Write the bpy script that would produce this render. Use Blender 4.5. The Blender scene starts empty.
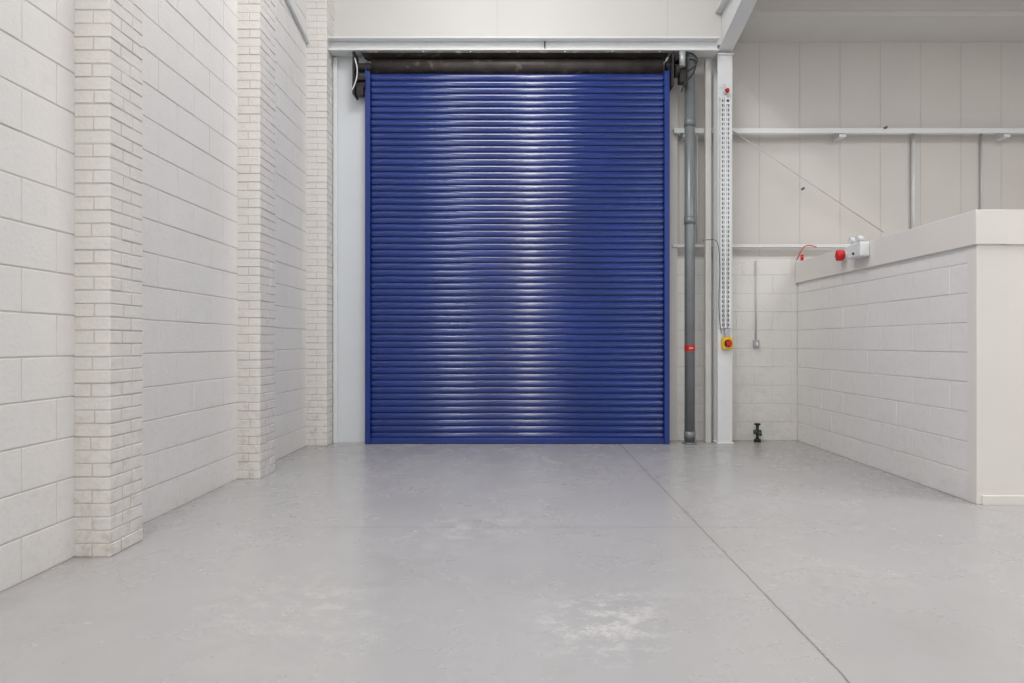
import bpy, bmesh, math, random
from mathutils import Vector
random.seed(4)
scene = bpy.context.scene
try:
    scene.view_settings.view_transform = 'Standard'
    scene.view_settings.look = 'None'
except Exception: pass

# ------------------------------------------------------------ helpers
def lin(c):
    return tuple(((v/255)/12.92 if v/255 <= .04045 else ((v/255+.055)/1.055)**2.4) for v in c) + (1,)

def mat(name, rgb, rough=.6, metal=0, var=.06, nscale=3, bump=0, bscale=60, spec=.5, dirt=None, dirt_amt=0, low=0):
    m = bpy.data.materials.new(name); m.use_nodes = True
    nt = m.node_tree; N = nt.nodes; L = nt.links
    b = N['Principled BSDF']
    b.inputs['Roughness'].default_value = rough; b.inputs['Metallic'].default_value = metal
    b.inputs['Specular IOR Level'].default_value = spec
    g = N.new('ShaderNodeNewGeometry')
    n = N.new('ShaderNodeTexNoise'); n.inputs['Scale'].default_value = nscale; n.inputs['Detail'].default_value = 5
    L.new(g.outputs['Position'], n.inputs['Vector'])
    r = N.new('ShaderNodeValToRGB')
    c = lin(rgb)
    r.color_ramp.elements[0].position = .3; r.color_ramp.elements[1].position = .7
    r.color_ramp.elements[0].color = tuple(v*(1-var) for v in c[:3])+(1,)
    r.color_ramp.elements[1].color = tuple(min(1, v*(1+var)) for v in c[:3])+(1,)
    L.new(n.outputs['Fac'], r.inputs['Fac'])
    out = r.outputs['Color']
    if dirt:
        n3 = N.new('ShaderNodeTexNoise'); n3.inputs['Scale'].default_value = 9; n3.inputs['Detail'].default_value = 8
        L.new(g.outputs['Position'], n3.inputs['Vector'])
        r3 = N.new('ShaderNodeValToRGB'); r3.color_ramp.elements[0].position = .58; r3.color_ramp.elements[1].position = .75
        r3.color_ramp.elements[1].color = (dirt_amt,)*3+(1,)
        L.new(n3.outputs['Fac'], r3.inputs['Fac'])
        mx = N.new('ShaderNodeMixRGB'); mx.inputs['Color2'].default_value = lin(dirt)
        L.new(r3.outputs['Color'], mx.inputs['Fac']); L.new(out, mx.inputs['Color1']); out = mx.outputs['Color']
    if low:
        # scuffs and floor splash on the bottom courses
        s = N.new('ShaderNodeSeparateXYZ'); L.new(g.outputs['Position'], s.inputs[0])
        mr = N.new('ShaderNodeMapRange'); mr.inputs['From Min'].default_value = 0; mr.inputs['From Max'].default_value = 1.3
        mr.inputs['To Min'].default_value = low; mr.inputs['To Max'].default_value = 0; L.new(s.outputs['Z'], mr.inputs['Value'])
        n4 = N.new('ShaderNodeTexNoise'); n4.inputs['Scale'].default_value = 16; n4.inputs['Detail'].default_value = 9; n4.inputs['Roughness'].default_value = .7
        L.new(g.outputs['Position'], n4.inputs['Vector'])
        m2 = N.new('ShaderNodeMapRange'); m2.inputs['From Min'].default_value = .5; m2.inputs['From Max'].default_value = .68
        L.new(n4.outputs['Fac'], m2.inputs['Value'])
        mu = N.new('ShaderNodeMath'); mu.operation = 'MULTIPLY'; L.new(mr.outputs['Result'], mu.inputs[0]); L.new(m2.outputs['Result'], mu.inputs[1])
        mx = N.new('ShaderNodeMixRGB'); mx.inputs['Color2'].default_value = lin((172,160,142))
        L.new(mu.outputs[0], mx.inputs['Fac']); L.new(out, mx.inputs['Color1']); out = mx.outputs['Color']
    L.new(out, b.inputs['Base Color'])
    if bump:
        n2 = N.new('ShaderNodeTexNoise'); n2.inputs['Scale'].default_value = bscale; n2.inputs['Detail'].default_value = 6
        L.new(g.outputs['Position'], n2.inputs['Vector'])
        bp = N.new('ShaderNodeBump'); bp.inputs['Strength'].default_value = bump; bp.inputs['Distance'].default_value = .01
        L.new(n2.outputs['Fac'], bp.inputs['Height']); L.new(bp.outputs['Normal'], b.inputs['Normal'])
    return m

def add(ob, parent=None):
    scene.collection.objects.link(ob)
    if parent: ob.parent = parent
    return ob

def empty(name, loc=(0,0,0), parent=None):
    e = bpy.data.objects.new(name, None); e.empty_display_size = .1
    return add(e, parent)

def mesh_ob(name, bm, m, parent=None, bevel=0, smooth=False, segs=1):
    me = bpy.data.meshes.new(name)
    bmesh.ops.recalc_face_normals(bm, faces=bm.faces)
    if smooth:
        for f in bm.faces: f.smooth = True
    bm.to_mesh(me); bm.free()
    for mm in (m if isinstance(m, (list, tuple)) else [m]): me.materials.append(mm)
    ob = bpy.data.objects.new(name, me)
    if bevel:
        md = ob.modifiers.new('bevel', 'BEVEL'); md.width = bevel; md.segments = segs; md.limit_method = 'ANGLE'
    return add(ob, parent)

def bbox(bm, x0, x1, y0, y1, z0, z1, mi=0):
    v = [bm.verts.new((x, y, z)) for x in (x0, x1) for y in (y0, y1) for z in (z0, z1)]
    for q in ((0,1,3,2),(4,6,7,5),(0,4,5,1),(2,3,7,6),(0,2,6,4),(1,5,7,3)):
        f = bm.faces.new([v[i] for i in q]); f.material_index = mi

def box(name, x0, x1, y0, y1, z0, z1, m, parent=None, bevel=0):
    bm = bmesh.new(); bbox(bm, x0, x1, y0, y1, z0, z1)
    return mesh_ob(name, bm, m, parent, bevel)

def bcyl(bm, p, q, r, seg=20, r2=None):
    p = Vector(p); q = Vector(q); d = q-p
    rot = d.to_track_quat('Z', 'Y').to_matrix().to_4x4(); rot.translation = (p+q)/2
    bmesh.ops.create_cone(bm, cap_ends=True, segments=seg, radius1=r, radius2=r if r2 is None else r2, depth=d.length, matrix=rot)

def cyl(name, p, q, r, m, parent=None, seg=20, r2=None, bevel=0):
    bm = bmesh.new(); bcyl(bm, p, q, r, seg, r2)
    o = mesh_ob(name, bm, m, parent, bevel, smooth=False)
    for f in o.data.polygons: f.use_smooth = len(f.vertices) == 4
    return o

def tube(name, pts, r, m, parent=None):
    cu = bpy.data.curves.new(name, 'CURVE'); cu.dimensions = '3D'; cu.bevel_depth = r; cu.bevel_resolution = 3
    s = cu.splines.new('NURBS'); s.points.add(len(pts)-1); s.use_endpoint_u = True; s.order_u = 3
    for i, p in enumerate(pts): s.points[i].co = (*p, 1)
    cu.materials.append(m)
    return add(bpy.data.objects.new(name, cu), parent)

# ------------------------------------------------------------ materials
M_block = mat('painted_blockwork', (231,229,228), .5, var=.02, nscale=2, bump=.36, bscale=40, dirt=(210,206,201), dirt_amt=.2, low=.2)
M_joint = mat('painted_block_joint', (208,205,202), .6, bump=.4, bscale=70)
M_blockback = mat('painted_blockwork_back', (224,222,219), .55, var=.03, bump=.4, bscale=45, dirt=(190,183,172), dirt_amt=.3, low=.35)
M_brick = mat('painted_brick', (229,226,223), .5, var=.03, nscale=9, bump=.4, bscale=42, dirt=(200,188,172), dirt_amt=.3, low=.5)
M_mortar = mat('painted_mortar', (208,204,199), .6, bump=.4, bscale=70, low=.5)
M_clad = mat('cladding_cream', (208,204,200), .5, var=.02, nscale=1.5)
M_cladtop = mat('cladding_white', (214,212,209), .5, var=.02, nscale=1.5)
M_seam = mat('cladding_seam', (197,193,189), .6)
M_steel = mat('white_painted_steel', (222,224,226), .4, var=.02, dirt=(185,178,168), dirt_amt=.2)
M_panel = mat('white_panel', (216,221,226), .45, var=.02, nscale=2)
M_plaster = mat('cream_plaster', (227,223,219), .6, var=.015, bump=.05, bscale=80)
M_galv = mat('galvanised', (178,181,184), .4, .4, var=.12, nscale=25)
M_pipe = mat('grey_pipe', (126,131,134), .35, .2, var=.08, nscale=8)
M_dark = mat('dark_grime_steel', (46,42,42), .5, .3, var=.3, nscale=12)
M_brown = mat('grimy_canopy', (70,64,62), .5, .1, var=.35, nscale=6, dirt=(150,138,126), dirt_amt=.8)
M_black = mat('black_rubber', (25,25,27), .5)
M_greyc = mat('grey_cable', (95,95,97), .5)
M_red = mat('red_plastic', (200,30,28), .3)
M_yel = mat('yellow_plastic', (235,190,20), .35)
M_wplas = mat('white_plastic', (228,230,233), .35)
M_green = mat('tap_metal', (60,75,62), .4, .5)
M_ceil = mat('ceiling_liner', (212,211,209), .6, var=.02)
M_conduit = mat('conduit', (200,199,196), .45)

# blue door
def blue_mat():
    m = mat('blue_shutter_paint', (16,48,124), .14, var=.14, nscale=1.3, spec=.75)
    nt = m.node_tree; N = nt.nodes; L = nt.links; b = N['Principled BSDF']
    g = N.new('ShaderNodeNewGeometry'); mp = N.new('ShaderNodeMapping'); mp.inputs['Scale'].default_value = (3, 1, 5)
    n = N.new('ShaderNodeTexNoise'); n.inputs['Scale'].default_value = 1; n.inputs['Detail'].default_value = 2
    L.new(g.outputs['Position'], mp.inputs['Vector']); L.new(mp.outputs['Vector'], n.inputs['Vector'])
    bp = N.new('ShaderNodeBump'); bp.inputs['Strength'].default_value = .03; bp.inputs['Distance'].default_value = .01
    L.new(n.outputs['Fac'], bp.inputs['Height']); L.new(bp.outputs['Normal'], b.inputs['Normal'])
    return m
M_blue = blue_mat()
M_bluef = mat('blue_frame_paint', (24,52,126), .35, var=.1)
M_bluegap = mat('blue_gap_shade', (11,26,72), .6, var=.3, nscale=10)  # darker blue on the groove faces, shade between slats put into the colour

# floor
def floor_mat():
    m = bpy.data.materials.new('grey_floor_paint'); m.use_nodes = True
    nt = m.node_tree; N = nt.nodes; L = nt.links; b = N['Principled BSDF']
    g = N.new('ShaderNodeNewGeometry')
    def noise(scale, det=6, rough=.6, sc=None, dist=0):
        n = N.new('ShaderNodeTexNoise'); n.inputs['Scale'].default_value = scale; n.inputs['Detail'].default_value = det
        n.inputs['Roughness'].default_value = rough; n.inputs['Distortion'].default_value = dist
        if sc:
            mp = N.new('ShaderNodeMapping'); mp.inputs['Scale'].default_value = sc
            L.new(g.outputs['Position'], mp.inputs['Vector']); L.new(mp.outputs['Vector'], n.inputs['Vector'])
        else: L.new(g.outputs['Position'], n.inputs['Vector'])
        return n.outputs['Fac']
    def ramp(s, a, bb, lo=0, hi=1):
        r = N.new('ShaderNodeMapRange'); r.inputs['From Min'].default_value = a; r.inputs['From Max'].default_value = bb
        r.inputs['To Min'].default_value = lo; r.inputs['To Max'].default_value = hi
        L.new(s, r.inputs['Value']); return r.outputs['Result']
    def mix(f, c1, c2):
        x = N.new('ShaderNodeMixRGB'); L.new(f, x.inputs['Fac'])
        for k, c in (('Color1', c1), ('Color2', c2)):
            if isinstance(c, tuple): x.inputs[k].default_value = c
            else: L.new(c, x.inputs[k])
        return x.outputs['Color']
    def math_(op, a, bb):
        x = N.new('ShaderNodeMath'); x.operation = op
        for i, c in enumerate((a, bb)):
            if c is None: continue
            if isinstance(c, (int, float)): x.inputs[i].default_value = c
            else: L.new(c, x.inputs[i])
        return x.outputs[0]
    c = mix(ramp(noise(.7, 5), .35, .65), lin((175,173,174)), lin((182,181,182)))
    c = mix(ramp(noise(3, 8, .7), .58, .8, 0, .22), c, lin((200,198,197)))
    c = mix(ramp(noise(2.2, 10, .8, (1, 1.6, 1)), .62, .74, 0, .2), c, lin((203,201,198)))
    c = mix(ramp(noise(1.1, 9, .75, (1, .6, 1)), .54, .78, 0, .36), c, lin((163,155,149)))
    c = mix(ramp(noise(26, 4, .6), .69, .75, 0, .3), c, lin((140,134,128)))
    sep = N.new('ShaderNodeSeparateXYZ'); L.new(g.outputs['Position'], sep.inputs[0])
    # grime build-up close to the door threshold
    th = math_('MULTIPLY', ramp(sep.outputs['Y'], 6.0, 7.2, 0, .5), ramp(noise(5, 8, .7), .4, .62))
    c = mix(th, c, lin((150,143,136)))
    # dirt along the left wall
    tl = math_('MULTIPLY', ramp(sep.outputs['X'], -2.1, -2.5, 0, .4), ramp(noise(7, 8, .7), .42, .62))
    c = mix(tl, c, lin((158,152,145)))
    wob = ramp(noise(6, 4), 0, 1, -.012, .012)
    jx = math_('ABSOLUTE', math_('ADD', math_('SUBTRACT', sep.outputs['X'], 1.157), wob), None)
    jx = ramp(jx, .002, .007, .8, 0)
    c = mix(jx, c, lin((108,102,98)))
    jy = math_('ABSOLUTE', math_('ADD', math_('SUBTRACT', sep.outputs['Y'], 3.9), wob), None)
    jy = ramp(jy, .005, .016, .45, 0)
    jym = math_('MULTIPLY', jy, math_('MULTIPLY', ramp(sep.outputs['X'], -1.5, -1.1), ramp(sep.outputs['X'], 1.5, 2.0, 1, 0)))
    c = mix(jym, c, lin((150,147,144)))
    # white scuffed patches
    sp = ramp(noise(6, 12, .85, (1, 1.3, 1)), .49, .58)
    for loc, r0, r1, a in (((.32,2.55,0), .1, .40, .7), ((-.9,2.65,0), .1, .6, .3), ((-1.2,2.9,0), .1, .5, .2), ((.55,2.8,0), .05, .3, .4), ((-.2,4.0,0), .1, .5, .35), ((-.5,3.7,0), .1, .5, .3), ((1.7,3.1,0), .1, .5, .25)):
        dv = N.new('ShaderNodeVectorMath'); dv.operation = 'DISTANCE'; L.new(g.outputs['Position'], dv.inputs[0]); dv.inputs[1].default_value = loc
        c = mix(math_('MULTIPLY', sp, ramp(dv.outputs['Value'], r0, r1, a, 0)), c, lin((218,217,213)))
    L.new(c, b.inputs['Base Color'])
    L.new(ramp(noise(1.6, 6), .3, .7, .18, .34), b.inputs['Roughness'])
    b.inputs['Specular IOR Level'].default_value = .5
    bp = N.new('ShaderNodeBump'); bp.inputs['Strength'].default_value = .04; bp.inputs['Distance'].default_value = .01
    L.new(noise(7, 3), bp.inputs['Height']); L.new(bp.outputs['Normal'], b.inputs['Normal'])
    return m
M_floor = floor_mat()

# ------------------------------------------------------------ room shell
box('floor', -7, 9.5, -12.2, 7.8, -.2, 0, M_floor)

def courses(bm, axis, face, depth, u0, u1, z0, z1, bl, bh, joint, jit, sgn, vj=None):
    """lay individual blocks; axis 'x' => wall runs along y and faces +-x"""
    z = z0; k = 0; vj = joint if vj is None else vj
    while z < z1-.02:
        zt = min(z+bh, z1)
        u = u0-(bl/2 if k % 2 else 0)
        while u < u1-.01:
            a = max(u, u0); e = min(u+bl, u1)
            if e-a > .03:
                j = random.uniform(-jit, jit)
                f = face+sgn*j; bk = face-sgn*depth
                lo, hi = min(f, bk), max(f, bk)
                if axis == 'x': bbox(bm, lo, hi, a+vj/2, e-vj/2, z+joint/2, zt-joint/2)
                else: bbox(bm, a+vj/2, e-vj/2, lo, hi, z+joint/2, zt-joint/2)
            u += bl
        z += bh; k += 1

XW = -2.5
# left wall
wl = empty('wall_left')
bm = bmesh.new(); courses(bm, 'x', XW, .05, -1.5, 7.5, 0, 7.0, .45, .225, .007, .0013, 1, .0025)
mesh_ob('blockwork', bm, M_block, wl, .0045, segs=2)
box('mortar_bed', XW-.3, XW-.004, -1.5, 7.5, 0, 7.0, M_joint, wl)

# brick piers
def pier(y0, y1, xp, H=7.0):
    p = empty('brick_pilaster', parent=wl)
    bm = bmesh.new(); z = 0; k = 0; w = y1-y0; bh = .0745; j = .0075
    s = .64
    while z+bh <= H:
        cut = y0+w*(s if k % 2 else 1-s)+random.uniform(-.012, .012)
        xc = XW+(xp-XW)*(.5+random.uniform(-.06, .06))
        def b(x0, x1, a, e, fx, fy):
            jx = random.uniform(-.0025, .0025)*fx; jy = random.uniform(-.0025, .0025)*fy
            zz = random.uniform(-.001, .001)
            bbox(bm, x0, x1+jx, a+jy, e, z+j/2+zz, z+bh-j/2+zz)
        z += .0015 if k == 0 else 0
        if k % 2:
            b(XW-.002, xp, y0, cut-j/2, 1, 1)
            b(XW-.002, xp, cut+j/2, y1, 1, 0)
        else:
            b(XW-.002, xc-j/2, y0, cut-j/2, 0, 1)
            b(xc+j/2, xp, y0, cut-j/2, 1, 1)
            b(XW-.002, xp, cut+j/2, y1, 1, 0)
        z += bh; k += 1
    mesh_ob('bricks', bm, M_brick, p, .0035, segs=2)
    box('mortar_core', XW-.002, xp-.004, y0+.004, y1-.004, 0, H, M_mortar, p)
pier(3.35, 3.64, -2.30)
pier(5.27, 5.60, -2.30)
pier(6.95, 7.30, -2.26)
pier(1.43, 1.72, -2.30); pier(-.49, -.2, -2.30)

# eaves rail on left wall
bm = bmesh.new()
vs = [(-2.5,6.94,4.66),(-2.5,5.61,4.98),(-2.5,5.61,5.07),(-2.5,6.94,4.74)]
a = [bm.verts.new(v) for v in vs]; b2 = [bm.verts.new((v[0]+.04, v[1], v[2])) for v in vs]
bm.faces.new(a); bm.faces.new(b2)
for i in range(4): bm.faces.new((a[i], a[(i+1)%4], b2[(i+1)%4], b2[i]))
mesh_ob('eaves_rail', bm, M_steel, wl, .004)

# back wall
YB = 7.35
wb = empty('wall_back')
bm = bmesh.new(); courses(bm, 'y', YB, .05, 1.72, 9.3, 0, 2.23, .45, .225, .007, .0012, -1, .003)
mesh_ob('blockwork', bm, M_blockback, wb, .004, segs=2)
box('mortar_bed', 1.72, 9.3, YB+.0035, YB+.35, 0, 2.228, M_joint, wb)
box('cladding_right', 1.72, 9.3, YB+.10, YB+.3, 2.23, 5.4, M_clad, wb)
bm = bmesh.new()
x = 1.95
while x < 9.2:
    bbox(bm, x-.004, x+.004, YB+.097, YB+.11, 2.23, 4.95); x += .5
mesh_ob('cladding_seams', bm, M_seam, wb)
box('cladding_over_door', -2.6, 2.45, 7.22, 7.45, 4.78, 7.0, M_cladtop, wb)
bm = bmesh.new()
for x in (-.3, 1.75): bbox(bm, x-.003, x+.003, 7.217, 7.23, 4.78, 7.0)
mesh_ob('top_seams', bm, M_seam, wb)
box('infill_behind_shutter', -2.6, 1.9, 7.34, 7.5, 0, 4.78, M_cladtop, wb)
box('jamb_panel', -2.28, -1.86, 7.18, 7.33, 0, 4.70, M_panel, wb, .003)
box('jamb_panel_lip', -2.25, -2.20, 7.15, 7.18, 0, 4.60, M_steel, wb, .003)
box('rail_shelf', 1.72, 9.3, YB, YB+.12, 2.222, 2.25, M_clad, wb)

# sheeting rails
box('upper_rail_shelf', 1.84, 9.25, 7.29, 7.40, 3.785, 3.795, M_steel, wb)
box('upper_rail_leg', 1.84, 9.25, 7.27, 7.289, 3.74, 3.797, M_steel, wb)
for x in (2.0, 3.9, 5.9, 7.9): box('cleat', x-.04, x+.04, 7.295, 7.45, 3.70, 3.78, M_steel, wb)
box('lower_rail', 1.84, 9.25, 7.32, 7.38, 2.36, 2.40, M_steel, wb, .004)
for x in (2.1, 4.0, 5.9): box('cleat', x-.03, x+.03, 7.385, 7.45, 2.30, 2.38, M_steel, wb)
cyl('cladding_stay', (4.83, 7.41, 2.41), (4.83, 7.41, 3.78), .02, M_steel, wb)
cyl('conduit_run', (5.68, 7.42, 2.41), (5.68, 7.42, 3.78), .012, M_conduit, wb)
cyl('tie_rod', (2.55, 7.26, 3.76), (4.40, 7.30, 2.54), .006, M_conduit, wb)
for (x, z) in ((4.40, 3.80), (3.40, 3.06)):
    cyl('clip', (x, 7.24, z), (x, 7.28, z), .015, M_greyc, wb)

# lintel beam above the shutter
l = empty('lintel_beam')
box('web', -2.26, 2.30, 7.06, 7.17, 4.62, 4.74, M_steel, l, .004)
box('top_flange', -2.26, 2.30, 6.98, 7.17, 4.74, 4.765, M_steel, l, .003)
box('bottom_flange', -2.26, 2.30, 7.00, 7.17, 4.61, 4.63, M_steel, l, .003)
box('splice', .26, .275, 7.045, 7.07, 4.63, 4.74, M_dark, l)

# ------------------------------------------------------------ roller shutter
sh = empty('roller_shutter_door')
X0, X1 = -1.80, 1.69
ns = 56; pitch = 4.335/ns
tilts = [random.uniform(-.0008, .0008) for _ in range(ns)]
bm = bmesh.new(); prof = []
for i in range(ns):
    zb = .06+i*pitch; K = 10
    for k in range(K+1):
        tt = k/K
        prof.append((7.125-.009*(1-(2*tt-1)**2)-tilts[i]*(tt-.5)*2, zb+tt*pitch*.88, 0 if k < K else 1))
    prof.append((7.132, zb+pitch*.90, 1)); prof.append((7.132, zb+pitch*.98, 1))
nx = 24
rows = []
for (y, z, mi) in prof:
    rows.append([bm.verts.new((X0+(X1-X0)*j/nx, y, z)) for j in range(nx+1)])
for i in range(len(rows)-1):
    for j in range(nx):
        f = bm.faces.new((rows[i][j], rows[i][j+1], rows[i+1][j+1], rows[i+1][j])); f.material_index = prof[i][2]
for f in bm.faces: f.smooth = f.material_index == 0
mesh_ob('curtain_slats', bm, [M_blue, M_bluegap], sh)
box('bottom_rail', X0, X1, 7.09, 7.14, .005, .07, M_bluef, sh, .006)
for s, xa, xb in (('l', -1.85, -1.79), ('r', 1.68, 1.74)):
    box('guide_back_'+s, xa, xb, 7.15, 7.178, 0, 4.45, M_bluef, sh, .003)
    xo = xa if s == 'l' else xb-.012
    box('guide_outer_'+s, xo, xo+.012, 7.07, 7.17, 0, 4.45, M_bluef, sh, .002)
    box('guide_lip_'+s, xa, xb, 7.068, 7.08, 0, 4.40, M_bluef, sh, .002)
# barrel, coil & canopy
cyl('barrel_coil', (X0+.02, 7.15, 4.49), (X1-.02, 7.15, 4.49), .08, M_brown, sh, 32)
box('canopy_top', -1.88, 1.72, 7.0, 7.22, 4.585, 4.60, M_brown, sh, .003)
box('canopy_front', -1.88, 1.72, 6.99, 7.0, 4.575, 4.60, M_brown, sh, .003)
for i in range(7): cyl('canopy_bolt', (-1.7+i*.55, 6.98, 4.587), (-1.7+i*.55, 6.995, 4.587), .008, M_galv, sh, 8)
bm = bmesh.new()
bbox(bm, -1.98, -1.955, 7.0, 7.3, 4.10, 4.60)
bbox(bm, -1.955, -1.84, 7.03, 7.12, 4.28, 4.33)
bcyl(bm, (-2.0, 7.12, 4.46), (-1.78, 7.12, 4.46), .05)
bcyl(bm, (-1.93, 7.06, 4.22), (-1.84, 7.06, 4.22), .04)
bbox(bm, -1.94, -1.86, 7.02, 7.10, 4.10, 4.20)
mesh_ob('end_plate_left', bm, M_dark, sh, .004)
bm = bmesh.new()
bbox(bm, 1.75, 1.775, 7.0, 7.3, 4.20, 4.60)
bcyl(bm, (1.70, 7.12, 4.48), (1.86, 7.12, 4.48), .05)
bcyl(bm, (1.79, 7.03, 4.38), (1.83, 7.03, 4.38), .075)
bcyl(bm, (1.79, 7.03, 4.53), (1.83, 7.03, 4.53), .045)
bbox(bm, 1.84, 1.92, 7.0, 7.12, 4.42, 4.58)
bbox(bm, 1.84, 1.92, 7.0, 7.1, 4.24, 4.40)
mesh_ob('drive_gear_right', bm, M_dark, sh, .004)
cyl('motor', (1.86, 6.96, 4.40), (1.86, 6.96, 4.58), .035, M_galv, sh)
tube('motor_cable', [(1.95,6.99,4.50),(2.04,6.98,4.5),(2.0,6.98,4.32),(1.88,6.98,4.22),(1.86,6.99,4.12)], .010, M_black, sh)
tube('motor_cable_b', [(1.90,6.98,4.58),(2.02,6.97,4.56),(2.05,6.98,4.42),(1.93,6.98,4.36)], .008, M_black, sh)
tube('safety_cable', [(-2.02,7.1,4.60),(-1.95,6.99,4.55),(-1.90,6.99,4.3),(-1.98,7.0,4.15)], .007, M_wplas, sh)

# ------------------------------------------------------------ steel column and rafter
c = empty('steel_column')
box('flange_front', 2.315, 2.49, 7.10, 7.115, 0, 4.60, M_steel, c, .002)
box('web', 2.397, 2.409, 7.115, 7.25, 0, 4.60, M_steel, c)
box('flange_back', 2.315, 2.49, 7.25, 7.262, 0, 4.60, M_steel, c, .002)
box('base_plate', 2.30, 2.505, 7.08, 7.265, 0, .02, M_steel, c, .003)
box('cap_plate', 2.305, 2.505, 7.08, 7.265, 4.6, 4.62, M_steel, c, .003)
r = empty('roof_beam')
bm = bmesh.new()
def prism(bm, pts, x0, x1):
    A = [bm.verts.new((x0, y, z)) for y, z in pts]; B = [bm.verts.new((x1, y, z)) for y, z in pts]
    bm.faces.new(A); bm.faces.new(B)
    for i in range(len(pts)): j = (i+1) % len(pts); bm.faces.new((A[i], A[j], B[j], B[i]))
prism(bm, [(7.21,4.625),(6.3,4.83),(-12,4.83),(-12,4.845),(6.3,4.845),(7.21,4.64)], 2.32, 2.49)
prism(bm, [(7.21,4.64),(6.3,4.845),(-12,4.845),(-12,5.16),(7.21,5.16)], 2.40, 2.41)
bbox(bm, 2.32, 2.49, -12, 7.21, 5.16, 5.18)
mesh_ob('haunched_rafter', bm, M_steel, r)

# service pipe
p = empty('service_pipe')
cyl('pipe', (1.99, 7.12, .0), (1.99, 7.12, 4.60), .060, M_pipe, p, 28)
for z in (.06, 2.6, 3.76): cyl('coupling', (1.99, 7.12, z), (1.99, 7.12, z+.09), .066, M_pipe, p, 28)
cyl('floor_flange', (1.99, 7.12, 0), (1.99, 7.12, .02), .085, M_pipe, p, 28)
for z in (1.7, 3.4): box('pipe_bracket', 1.97, 2.01, 7.16, 7.25, z, z+.03, M_galv, p)
bm = bmesh.new(); bcyl(bm, (1.99, 7.12, 1.10), (1.99, 7.12, 1.17), .0615, 28)
mesh_ob('red_label', bm, M_red, p)
box('label_text', 1.965, 2.015, 7.055, 7.061, 1.130, 1.138, M_wplas, p)
box('guide_post', 2.20, 2.27, 7.19, 7.25, 0, 4.60, M_conduit, None, .003)
cyl('conduit_pipe', (2.12, 7.27, 2.42), (2.12, 7.27, 3.70), .011, M_conduit)

# perforated cable tray on column
ct = empty('cable_tray')
bm = bmesh.new()
TX0, TX1, TZ0, TZ1 = 2.335, 2.465, 1.37, 4.10
for a, b_ in ((TX0, TX0+.022), (TX0+.054, TX0+.076), (TX1-.022, TX1)):
    bbox(bm, a, b_, 7.07, 7.074, TZ0, TZ1)
z = TZ0
while z < TZ1:
    bbox(bm, TX0, TX1, 7.0695, 7.0735, z, z+.022); z += .055
bbox(bm, TX0-.003, TX0, 7.05, 7.09, TZ0, TZ1); bbox(bm, TX1, TX1+.003, 7.05, 7.09, TZ0, TZ1)
mesh_ob('slotted_tray', bm, M_wplas, ct)
box('tray_backing', TX0, TX1, 7.09, 7.099, TZ0, TZ1, M_pipe, ct)
for k, x in enumerate((2.375, 2.42)): cyl('tray_cable', (x, 7.06, TZ0), (x, 7.06, TZ1-.1*k), .006, M_wplas, ct, 8)
s = empty('emergency_stop')
box('yellow_box', 2.355, 2.475, 7.03, 7.099, 1.12, 1.26, M_yel, s, .01)
cyl('red_button', (2.415, 6.985, 1.19), (2.415, 7.03, 1.19), .034, M_red, s, 24, bevel=.004)
cyl('collar', (2.415, 7.02, 1.19), (2.415, 7.032, 1.19), .045, M_black, s, 24)
box('push_button_strip', 2.385, 2.44, 7.05, 7.099, 1.26, 1.36, M_galv, s, .004)
d = empty('red_fire_detector')
cyl('base', (2.41, 7.05, 4.16), (2.41, 7.099, 4.16), .03, M_wplas, d)
cyl('dome', (2.41, 7.02, 4.16), (2.41, 7.05, 4.16), .018, M_red, d, r2=.028)
tube('lead', [(2.41,7.07,4.17),(2.40,7.06,4.24),(2.36,7.06,4.25),(2.33,7.09,4.2)], .006, M_wplas, d)
tube('hanging_cable', [(2.16,7.17,2.42),(2.24,7.06,2.42),(2.31,7.04,2.38),(2.325,7.03,2.0),(2.30,7.05,1.6),(2.34,7.04,1.3)], .0045, M_greyc)

# small wall switch + conduit
w = empty('wall_switch')
cyl('conduit', (2.86, 7.335, 1.24), (2.86, 7.335, 2.2), .009, M_conduit, w)
box('switch_box', 2.825, 2.895, 7.30, 7.345, 1.14, 1.23, M_galv, w, .006)
box('rocker', 2.85, 2.87, 7.29, 7.30, 1.165, 1.205, M_wplas, w)
# water tap
tp = empty('water_stop_tap')
cyl('riser', (2.84, 7.24, 0), (2.84, 7.24, .20), .018, M_green, tp)
cyl('body', (2.80, 7.24, .12), (2.88, 7.24, .12), .028, M_green, tp)
cyl('spout', (2.84, 7.24, .15), (2.84, 7.14, .10), .018, M_green, tp)
cyl('wheel', (2.84, 7.24, .205), (2.84, 7.24, .225), .036, M_dark, tp)
cyl('foot', (2.84, 7.24, 0), (2.84, 7.24, .035), .04, M_dark, tp)

# ------------------------------------------------------------ partition room on the right
XR = 3.37; YF = 4.44
pr = empty('wall_partition')
bm = bmesh.new(); courses(bm, 'x', XR, .05, YF+.06, 7.34, 0, 1.93, .45, .225, .007, .0012, -1, .0035)
mesh_ob('side_blockwork', bm, M_block, pr, .004, segs=2)
box('core', XR+.0035, XR+.2, YF+.06, 7.34, 0, 1.93, M_joint, pr)
box('front_face', XR-.004, 8.5, YF, YF+.1, 0, 1.93, M_plaster, pr, .004)
box('side_coping', XR-.025, XR+.22, YF-.02, 7.34, 1.925, 2.18, M_plaster, pr, .004)
# front coping shares the corner so that no joint shows
bm = bmesh.new(); bbox(bm, XR+.18, 8.5, YF-.0199, YF+.12, 1.925, 2.1799); mesh_ob('front_coping', bm, M_plaster, pr)
box('roof_deck', XR+.2, 8.5, YF+.1, 7.34, 1.96, 2.12, M_plaster, pr)
box('baseboard_front', XR+.03, 8.5, YF-.015, YF, 0, .07, M_plaster, None, .003)

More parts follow.
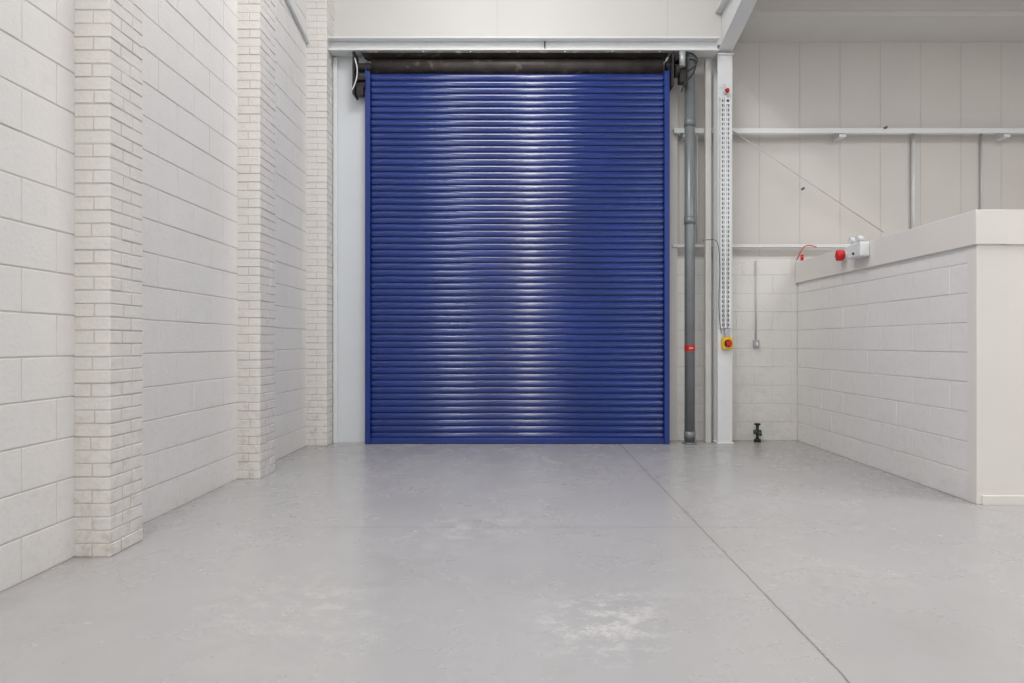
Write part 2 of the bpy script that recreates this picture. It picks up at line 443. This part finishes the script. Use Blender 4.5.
# alarm gear on coping
al = empty('alarm_sounder')
cyl('base', (3.32, 6.20, 2.10), (3.345, 6.20, 2.10), .05, M_wplas, al)
cyl('sounder', (3.25, 6.20, 2.10), (3.32, 6.20, 2.10), .04, M_red, al, r2=.054, bevel=.006)
cyl('horn', (3.28, 6.20, 2.045), (3.28, 6.20, 2.155), .036, M_red, al, bevel=.01)
tw = empty('emergency_light')
box('housing', 3.25, 3.345, 5.76, 6.00, 2.03, 2.17, M_wplas, tw, .012)
for y in (5.82, 5.94):
    cyl('lamp_neck', (3.28, y, 2.17), (3.28, y, 2.195), .012, M_wplas, tw)
    cyl('lamp_head', (3.245, y, 2.21), (3.31, y, 2.21), .03, M_wplas, tw, r2=.024)
cyl('indicator', (3.238, 5.88, 2.07), (3.25, 5.88, 2.07), .012, M_green, tw)
rc = empty('red_fire_cable')
tube('cable', [(3.34,7.30,2.20),(3.38,7.25,2.32),(3.42,7.25,2.37),(3.50,7.26,2.38),(3.58,7.3,2.36)], .006, M_red, rc)
cyl('terminal', (3.39, 7.26, 2.19), (3.39, 7.26, 2.26), .018, M_red, rc)

# ------------------------------------------------------------ ceilings / rest of the building
box('ceiling', -7, 2.42, -12, 7.6, 7.0, 7.2, M_ceil)
cr = empty('ceiling_low_bay')
box('soffit', 2.45, 9.4, -12, 7.5, 5.19, 5.3, M_ceil, cr)
box('infill_upstand', 2.43, 2.46, -12, 7.5, 5.2, 7.0, M_ceil, cr)
box('eaves_gutter_box', 2.50, 9.3, 6.85, 7.46, 4.93, 5.19, M_ceil, cr)
box('eaves_lip', 2.50, 9.3, 6.83, 6.85, 4.98, 5.19, M_clad, cr)
box('wall_right', 9.3, 9.5, -12, 7.6, 0, 5.3, M_cladtop)
box('wall_far_left', -7.2, -7, -12, -1.5, 0, 7.2, M_block)
box('wall_return', -7, -2.8, -1.5, -1.3, 0, 7.2, M_block)
# rear wall with three tall openings
wr = empty('wall_rear')
ops = [(-3.6, -2.6, 0.3, 5.4), (.20, .50, 0.3, 6.4), (4.5, 7.5, .3, 4.2)]
xs = -7
for (a, b_, z0, z1) in ops:
    box('pier', xs, a, -12.2, -12, 0, 7.0, M_cladtop, wr)
    box('spandrel', a, b_, -12.2, -12, z1, 7.0, M_cladtop, wr)
    box('sill', a, b_, -12.2, -12, 0, z0, M_cladtop, wr); xs = b_
box('pier', xs, 9.5, -12.2, -12, 0, 7.0, M_cladtop, wr)
def area(name, loc, rot, sx, sy, power, col=(1,1,1)):
    ld = bpy.data.lights.new(name, 'AREA'); ld.shape = 'RECTANGLE'; ld.size = sx; ld.size_y = sy
    ld.energy = power; ld.color = col
    o = bpy.data.objects.new(name, ld); o.location = loc; o.rotation_euler = rot; return add(o)
pw = [70, 75, 60]; cl = [(.93,.97,1), (1,.92,.76), (1,1,1)]
for i, (a, b_, z0, z1) in enumerate(ops):
    wn = empty('window_%d' % (i+1))
    for xx in (a, b_-.05): box('frame', xx, xx+.05, -12.0, -11.94, z0, z1, M_steel, wn)
    area('daylight_%d' % i, ((a+b_)/2, -12.02, (z0+z1)/2), (math.radians(90), 0, 0), b_-a-.1, z1-z0, pw[i], cl[i]).parent = wn
# high-bay / rooflight fittings
def fitting(x, y, z, sx, sy, power, col=(1,.993,.983)):
    f = empty('ceiling_light')
    box('housing', x-sx/2-.05, x+sx/2+.05, y-sy/2-.05, y+sy/2+.05, z+.01, z+.08, M_steel, f)
    area('lamp', (x, y, z), (0, 0, 0), sx, sy, power, col).parent = f
fitting(-.2, 4.3, 6.85, 2.2, 1.4, 125)  # unseen wide fitting added for general light, its reflection kept off the shutter
for y in (2.2, -.8, -3.8, -7, -10): fitting(.22, y, 6.85, .28, 2.2, 46, (1,.97,.9))
for y in (-.6, -4.2, -8): fitting(-2.0, y, 6.85, .5, 2.2, 66, (.97,.985,1))
for y in (3.5, -.5, -5.5): fitting(5.6, y, 5.05, 3.0, 1.4, 98)

w = bpy.data.worlds.new('world'); scene.world = w; w.use_nodes = True
w.node_tree.nodes['Background'].inputs[0].default_value = (.9,.95,1,1); w.node_tree.nodes['Background'].inputs[1].default_value = .6

# ------------------------------------------------------------ camera
cd = bpy.data.cameras.new('camera'); cam = bpy.data.objects.new('camera', cd); add(cam)
cam.location = (0, 0, 1.2); cam.rotation_euler = (math.radians(90), 0, 0)
cd.sensor_width = 36; cd.lens = 36*600/1024
cd.shift_x = -10/1024; cd.shift_y = 1/1024
cd.clip_start = .05
scene.camera = cam
